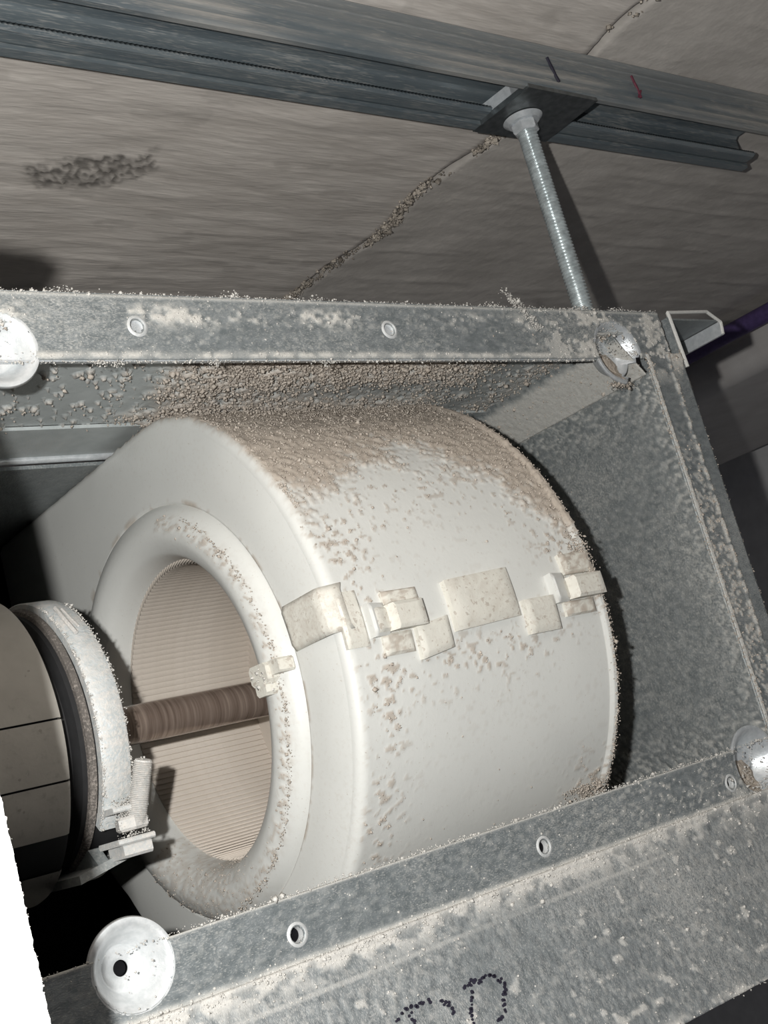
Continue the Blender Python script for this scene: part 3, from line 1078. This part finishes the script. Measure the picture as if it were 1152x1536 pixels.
# clips along the seam of the two half shells: patches in (x, angle)
def cyl_block(name, x0, x1, p0, p1, h, m, bev=.0012, skew=0, dust=.12, hx=None, parent=BH, n=(14, 10), seed=0):
    """raised block hugging the scroll wall; h height; hx(s) height factor along x"""
    S, T = np.meshgrid(np.linspace(0, 1, n[0]), np.linspace(0, 1, n[1]), indexing='ij')
    hgt = np.full_like(S, h)
    if hx is not None:
        hgt = h * hx(S, T)
    X = x0 + (x1 - x0) * S
    PHc = p0 + (p1 - p0) * T + skew * (S - .5)
    top = on_cyl(X, PHc)
    aa = np.radians(PHc)
    nn3 = np.stack([np.zeros_like(aa), -np.cos(aa), np.sin(aa)], -1)
    top = top + nn3 * hgt[..., None]
    # border: shrink top, skirt goes down into the wall
    ctr = top.mean((0, 1))
    rim = np.zeros_like(S, bool)
    rim[0, :] = rim[-1, :] = rim[:, 0] = rim[:, -1] = True
    low_ = top - nn3 * (hgt + .0012)[..., None]
    top2 = top.copy()
    top2[rim] -= (nn3 * bev)[rim]
    inner = ctr + (top - ctr) * (1 - bev / max(abs(x1 - x0), .01))
    top2 = np.where(rim[..., None], top2, inner)
    g = G()
    D_ = dust * sstep(.42, .62, fbm(top2, 350, 3, 120 + seed))
    g.grid(top2, D_)
    loop = [(i, 0) for i in range(n[0])] + [(n[0] - 1, j) for j in range(1, n[1])] + [(i, n[1] - 1) for i in range(n[0] - 2, -1, -1)] + \
           [(0, j) for j in range(n[1] - 2, 0, -1)]
    a_ = np.array([top2[i, j] for i, j in loop]); b_ = np.array([low_[i, j] for i, j in loop])
    L_ = len(loop)
    g.add(np.concatenate([a_, b_]), [(k, k + L_, (k + 1) % L_ + L_, (k + 1) % L_) for k in range(L_)])
    return link(name, g, m, parent, auto=35)


cyl_block('seam_tab', -.2795, -.2655, -2.0, 8.6, .0022, M_CREAM, seed=1, label=None) if False else cyl_block('seam_tab', -.2785, -.2655, -2.0, 8.6, .0020, M_CREAM, seed=1)
cyl_block('clip_plate', -.2373, -.2167, -5.7, .4, .0042, M_CREAM, skew=1.2, seed=2)
cyl_block('clip_plate', -.2120, -.1680, -2.0, 8.0, .0046, M_CREAM, skew=.8, seed=3, dust=.3)
cyl_block('clip_plate', -.1630, -.1410, -5.7, 1.3, .0046, M_CREAM, skew=0, seed=4)
wedge = lambda S, T: (.45 + .55 * S) * (1 - .1 * T)
cyl_block('snap_hook', -.2620, -.2330, -.2, 4.6, .0085, M_CREAM, hx=lambda S, T: np.where(S < .35, .35 + 1.1 * np.abs(S - .35), 1.0 - .0 * S) * np.where(S < .35, 1, 1), seed=5)
cyl_block('snap_hook', -.1390, -.1040, -.3, 4.2, .0085, M_CREAM, hx=lambda S, T: np.where(S < .35, .30 + .8 * (.35 - S), 1.0), seed=6)
cyl_block('hook_fin', -.2640, -.2520, -.8, 5.4, .0060, M_WHITE, hx=lambda S, T: 1 - .6 * S, seed=7)
cyl_block('hook_fin', -.1400, -.1270, -.6, 5.6, .0062, M_WHITE, hx=lambda S, T: 1 - .6 * S, seed=8)
cyl_block('hook_base', -.2580, -.2400, -4.5, -.4, .0026, M_CREAM, seed=9, dust=.9)
cyl_block('hook_base', -.1330, -.1100, -3.6, -.5, .0030, M_CREAM, seed=10, dust=.9)
cyl_block('hook_base', -.2520, -.2300, 4.8, 7.4, .0030, M_CREAM, seed=11, dust=.9)
cyl_block('hook_base', -.1260, -.1030, 5.0, 9.5, .0036, M_CREAM, seed=12, dust=1.0)
# cream overlap tab across the side face and a clip on the bell mouth
g = G()
S, T = np.meshgrid(np.linspace(0, 1, 16), np.linspace(0, 1, 8), indexing='ij')
rr = .1150 + (.1498 - .1150) * S
z = (-.150 + (.0225) * T) + .001 * S
y = CY - np.sqrt(rr ** 2 - (z - CZ) ** 2)
x = np.where(S > .86, XL - .0045 + .010 * (S - .86) / .14, XL - .0049)
edge = (T < .01) | (T > .99)
g.grid(np.stack([x + edge * .0016, y, z], -1), .25 * sstep(.5, .6, fbm(np.stack([x, y, z], -1), 300, 3, 4)))
link('seam_overlap', g, M_CREAM, BH, auto=35, solid=.0012)
g = G()
cxm, cym, czm = XG - .0105, CI[0] - .098, -.1560
g.box((cxm - .0035, cym - .008, czm - .005), (cxm + .012, cym + .007, czm + .005), .0018)
mc = link('mouth_clip', g, M_CREAM, BH, auto=35)
g = G()
g.box((cxm - .0045, cym - .006, czm - .0105), (cxm + .006, cym + .003, czm - .004), .0015)
g.box((cxm - .001, cym - .016, czm - .002), (cxm + .008, cym - .006, czm + .005), .001)
link('clip_nib', g, M_CREAM, (BH, mc), auto=35)
rq = np.random.default_rng(14)
crumbs('clip_dust', np.array((cxm, cym, czm - .003)) + np.clip(rq.normal(0, 1, (260, 3)), -1.5, 1.5) * np.array((.0026, .004, .0038)), .0005, BH, M_LIGHTDUST, 14)

# ------------------------------------------------------------------ fan wheel on its shaft
FW = Thing('impeller', (-.19, CY, -.157), 'beige dust-coated blower wheel seen through the round inlet', 'impeller')
WC = (0, CY, -.157)
g = G()
g.lathe([(-.187, .016), (-.190, .020), (-.1905, .030), (-.1905, .1005), (-.1885, .1005), (-.1885, .012)], WC, 0, 96)
link('centre_disc', g, M_WHEEL, FW)
g = G()
g.lathe([(-.204, .0115), (-.204, .019), (-.190, .021), (-.176, .019), (-.176, .0115)], WC, 0, 40)
link('hub', g, M_WHEEL, FW)
for xr in (-.2685, -.1145):
    g = G()
    g.lathe([(xr - .0025, .0845), (xr - .0025, .1010), (xr + .0025, .1015), (xr + .0025, .0845)], WC, 0, 96, closed=True)
    link('end_ring', g, M_WHEEL, FW)
NB = 150
me = None
for k in range(NB):
    if me is None:
        prof = []
        for t_ in np.linspace(0, 1, 6):
            rr = .0805 + .0130 * t_
            th = .36 * t_
            prof.append((rr * math.cos(th), rr * math.sin(th)))
        g = G()
        P = np.zeros((2, 6, 3))
        for i, x in enumerate((-.0835, .0775)):
            for j, (yy_, zz__) in enumerate(prof):
                P[i, j] = (x, yy_, zz__)
        g.grid(P)
        me_o = link('blade', g, M_WHEEL, FW, auto=0)
        # geometry was given about the axis itself
        me = me_o.data
        co = np.zeros(len(me.vertices) * 3)
        me.vertices.foreach_get('co', co)
        co = co.reshape(-1, 3) + FW.loc
        me.vertices.foreach_set('co', co.reshape(-1))
        md = me_o.modifiers.new('thickness', 'SOLIDIFY')
        md.thickness = .0009
        me_o.rotation_euler = (0, 0, 0)
        first = me_o
    else:
        b = first.copy()
        COL.objects.link(b)
        b.parent = FW.o
        b.rotation_euler = (2 * math.pi * k / NB, 0, 0)
g = G()
g.tube((-.345, CY, -.157), (-.155, CY, -.157), .0104, seg=40)
link('shaft', g, M_SHAFT, FW, label='brown stained steel shaft')
g = G()
g.lathe([(-.3435, .0105), (-.3435, .0118), (-.3385, .0118), (-.3385, .0105)], WC, 0, 32, closed=True)
link('shaft_collar', g, plain('dark_collar_steel', (.07, .065, .06), .5, .3), FW)

# ------------------------------------------------------------------ motor
MO = Thing('fan_motor', (-.46, CY, -.2325), 'round grey-beige electric motor in shadow at the left of the blower', 'motor')
MC = (0, CY, -.157)
MR = .0755
seams = [1.5, -19.7]
def msector(p0, p1, r, m, name, x1=-.3880, label=None):
    n = max(3, int((p1 - p0) / 3))
    aa = np.radians(np.linspace(p0, p1, n + 1))
    prof = [(-.545, r), (x1 - .0022, r), (x1 - .0006, r - .0007), (x1, r - .0025), (x1, .050)]
    P = np.stack([np.stack([np.full(n + 1, px), CY - pr * np.cos(aa), -.157 + pr * np.sin(aa)], -1) for px, pr in prof])
    g = G()
    g.grid(P)
    return link(name, g, m, MO, auto=40, label=label)


gap = .35
bounds = [(-39.5, -19.7), (-19.7, 1.5), (1.5, 60), (60, 150), (150, 240), (240, 304.5)]
for p0, p1 in bounds:
    msector(p0 + (gap if p0 in (-19.7, 1.5, 60, 150, 240) else 0), p1 - gap, MR, M_MOTOR, 'shell_panel')
msector(-55.3, -39.7, MR - .0006, M_BLACK, 'black_stripe', label='black stripe along the lower side')
g = G()
g.lathe([(-.545, .0001), (-.545, .0738), (-.390, .0738), (-.390, .060)], MC, 0, 64)
link('inner_shell', g, M_BLACK, MO)
g = G()
g.lathe([(-.390, .058), (-.3800, .0600), (-.3780, .0655), (-.3540, .0655), (-.3500, .058), (-.3470, .030), (-.3430, .022), (-.3430, .010)], MC, 0, 72)
link('end_bell', g, M_BLACK, MO)
g = G()
g.lathe([(-.3755, .0655), (-.3752, .0675), (-.3738, .0684), (-.3722, .0684), (-.3712, .0665)], MC, 0, 96)
g.d[0] = g.d[0] + .25
link('rubber_ring', g, dusty('dusty_black_rubber', (.008, .008, .008), (.045, .04, .035), (.34, .30, .27), .9, 0, 150,
                             haze=(.5, .7), haze_amt=.6), MO, label='dusty rubber mounting ring')

# clamp band round the motor mount
BC = Thing('clamp_band', (-.3635, CY, -.227), 'dusty grey steel band clamp with bolt, around the motor end', 'clamp')
n = 170
A3 = np.radians(np.linspace(-45, 300, n))
prof = [(-.3706, .0664), (-.3706, .0705), (-.3700, .0710), (-.3566, .0710), (-.3560, .0705), (-.3560, .0664)]
P = np.stack([np.stack([np.full(n, px), CY - pr * np.cos(A3), -.157 + pr * np.sin(A3)], -1) for px, pr in prof])
g = G()
g.grid(P)
Dn = sstep(.45, .6, fbm(P, 300, 3, 7)) * .5
g.d[0] = Dn.reshape(-1)
band = link('band', g, M_GREYBAR, BC, auto=40)
def at_band(x, ph, r_):
    a_ = math.radians(ph)
    return (x, CY - r_ * math.cos(a_), -.157 + r_ * math.sin(a_))


# raised buckle end of the strap at the top
g = G()
for k in range(10):
    p0 = 36 + k * 1.9
    g.tube(at_band(-.3650 - .0008 * math.sin(k / 9 * 3.1), p0, .0722), at_band(-.3650 - .0008 * math.sin((k + 1) / 9 * 3.1), p0 + 1.9, .0722), .0011, seg=8)
g.tube(at_band(-.3615, 40, .0718), at_band(-.3620, 54, .0718), .0007, seg=8)
for i in range(len(g.d)):
    g.d[i] = g.d[i] + .7
link('strap_slot', g, M_GREYBAR, (BC, band))
# bolt
top_, bot_ = Vector((-.3535, .0570, -.1815)), Vector((-.3590, .0665, -.2080))
g = G()
nb = 34
for k in range(nb):
    a_ = top_.lerp(bot_, k / nb); b_ = top_.lerp(bot_, (k + 1) / nb)
    mid = a_.lerp(b_, .5)
    g.tube(a_, mid, .0038, .0045, seg=16, cap=False)
    g.tube(mid, b_, .0045, .0038, seg=16, cap=False)
dirn = (bot_ - top_).normalized()
g.tube(top_ - dirn * .0006, top_ + dirn * .0001, .0038, .0040, seg=16)
for i in range(len(g.d)):
    g.d[i] = g.d[i] + .55
link('bolt', g, M_GREYBAR, BC, auto=20)
g = G()
v0 = Vector((-.3600, .0690, -.2070))
hexprism(g, (v0.x, v0.y, v0.z - .0035), .0078, .0065, .3)
g.d[0] = g.d[0] + .6
link('clamp_nut', g, M_GREYBAR, BC, smooth=False)
g = G()
for zc, w_ in ((-.2000, .0105), (-.2145, .0110)):
    g.box((v0.x - w_, v0.y - .006, zc - .0016), (v0.x + .0075, v0.y + .016, zc + .0012), .0007)
g.box((v0.x - .0085, v0.y - .004, -.2220), (v0.x + .006, v0.y + .012, -.2155), .0012)
for i in range(len(g.d)):
    g.d[i] = g.d[i] + .35
link('clamp_ear', g, M_GREYBAR, BC, smooth=False)
rq = np.random.default_rng(41)
cl = np.array(tuple(v0)) + np.array((0, -.001, .003)) + np.clip(rq.normal(0, 1, (900, 3)), -1.8, 1.8) * np.array((.0040, .0022, .0048))
cl2 = np.array([at_band(x_, p_, .0712 + abs(d_)) for x_, p_, d_ in zip(rq.choice([-.3705, -.3562], 700) + rq.normal(0, .0006, 700), rq.uniform(-45, 60, 700), rq.normal(0, .0003, 700))])
bl = np.array([tuple(top_.lerp(bot_, t_)) for t_ in rq.random(260)]) + rq.normal(0, .0013, (260, 3))
crumbs('clamp_dust', np.concatenate([cl, cl2, bl]), .00032, BC, M_LIGHTDUST, 15)

# cradle bracket under the motor mount
CB = Thing('motor_cradle', (-.372, .11, -.235), 'dusty dark steel cradle bar beneath the motor clamp', 'bracket')
g = G()
g.prism([(-.386, -.2240), (-.352, -.2165), (-.352, -.2205), (-.386, -.2280)], 1, .078, .19)
g.d[0] = g.d[0] + .25
link('cradle_bar', g, M_ZINC_DARK, CB, smooth=False)
g = G()
g.prism([(.078, -.222), (.19, -.222), (.19, -.212), (.150, -.2245), (.112, -.2245), (.086, -.214)], 0, -.376, -.370)
link('cradle_web', g, M_ZINC_DARK, CB, smooth=False)

# ------------------------------------------------------------------ white sheet upright at the left, near the camera
WP = Thing('white_upright_panel', (-.60, -.167, -.70), 'white sheet upright close to the camera at the lower left', 'panel')
YP = -.167
EX = lambda z: -.5066 - (z + .2535) * .02
out = [(-.75, -.70), (EX(-.70), -.70)]
r = np.random.default_rng(8)
for z in np.arange(-.69, -.090, .0011):
    out.append((EX(z) + r.normal(0, .00012), z))
for x, z in ((-.5035, -.060), (-.5020, -.0410), (-.4850, -.0395), (-.4810, -.0360), (-.4766, -.0302), (-.4827, -.0265), (-.4950, -.0250),
             (-.60, -.0230), (-.75, -.022)):
    out.append((-.663 + .945 * (x + .663), -.1895 + .945 * (z + .1895)))
g = G()
g.prism(out, 1, YP, YP + .0012)
link('upright_sheet', g, M_PANEL, WP, smooth=False)
r = np.random.default_rng(81)
zq = r.uniform(-.42, -.12, 700)
crumbs('edge_dust', np.stack([EX(zq) + r.normal(0, .0002, 700), YP + .0005 + r.normal(0, .0004, 700), zq], -1), .00022, WP, M_LIGHTDUST, 18)

# ------------------------------------------------------------------ services at the right
CP = Thing('purple_cable', (.66, .3, .17), 'purple cable running close under the ceiling at the right', 'cable')
g = G()
g.tube((.655, -.3, .176), (.655, 1.7, .176), .0105, seg=24)
link('sheath', g, M_PURPLE, CP)
DU = Thing('grey_service_duct', (.95, .7, .10), 'grey service duct below the ceiling beyond the casing at the right', 'duct')
g = G()
n = 10
poly = []
for (cx, cz, a0) in ((.712, .170, 180), (1.13, .170, 90), (1.13, .150, 0), (.712, .150, -90)):
    for k in range(n):
        a_ = math.radians(a0 - 90 * k / (n - 1)) if a0 in (180, 90) else math.radians(a0 - 90 * k / (n - 1))
        poly.append((cx + .022 * math.cos(a_), cz + .020 * math.sin(a_)))
g.prism(poly, 1, -.2, 1.74)
link('duct_body', g, M_PIPE, DU, auto=30)
# small grey cable gland at the far left inside
GL = Thing('cable_gland', (-.345, .205, -.03), 'small grey rounded gland in the dark upper left inside the casing', 'gland')
g = G()
g.lathe([(0, .0001), (0, .009), (.004, .0115), (.016, .0115), (.020, .008), (.032, .0075)], (-.352, .205, -.010), 2, 28)
for i in range(1):
    g.v[0][:, 2] = -.020 - (g.v[0][:, 2] + .010)
link('gland_body', g, M_ZINC_DARK, GL)
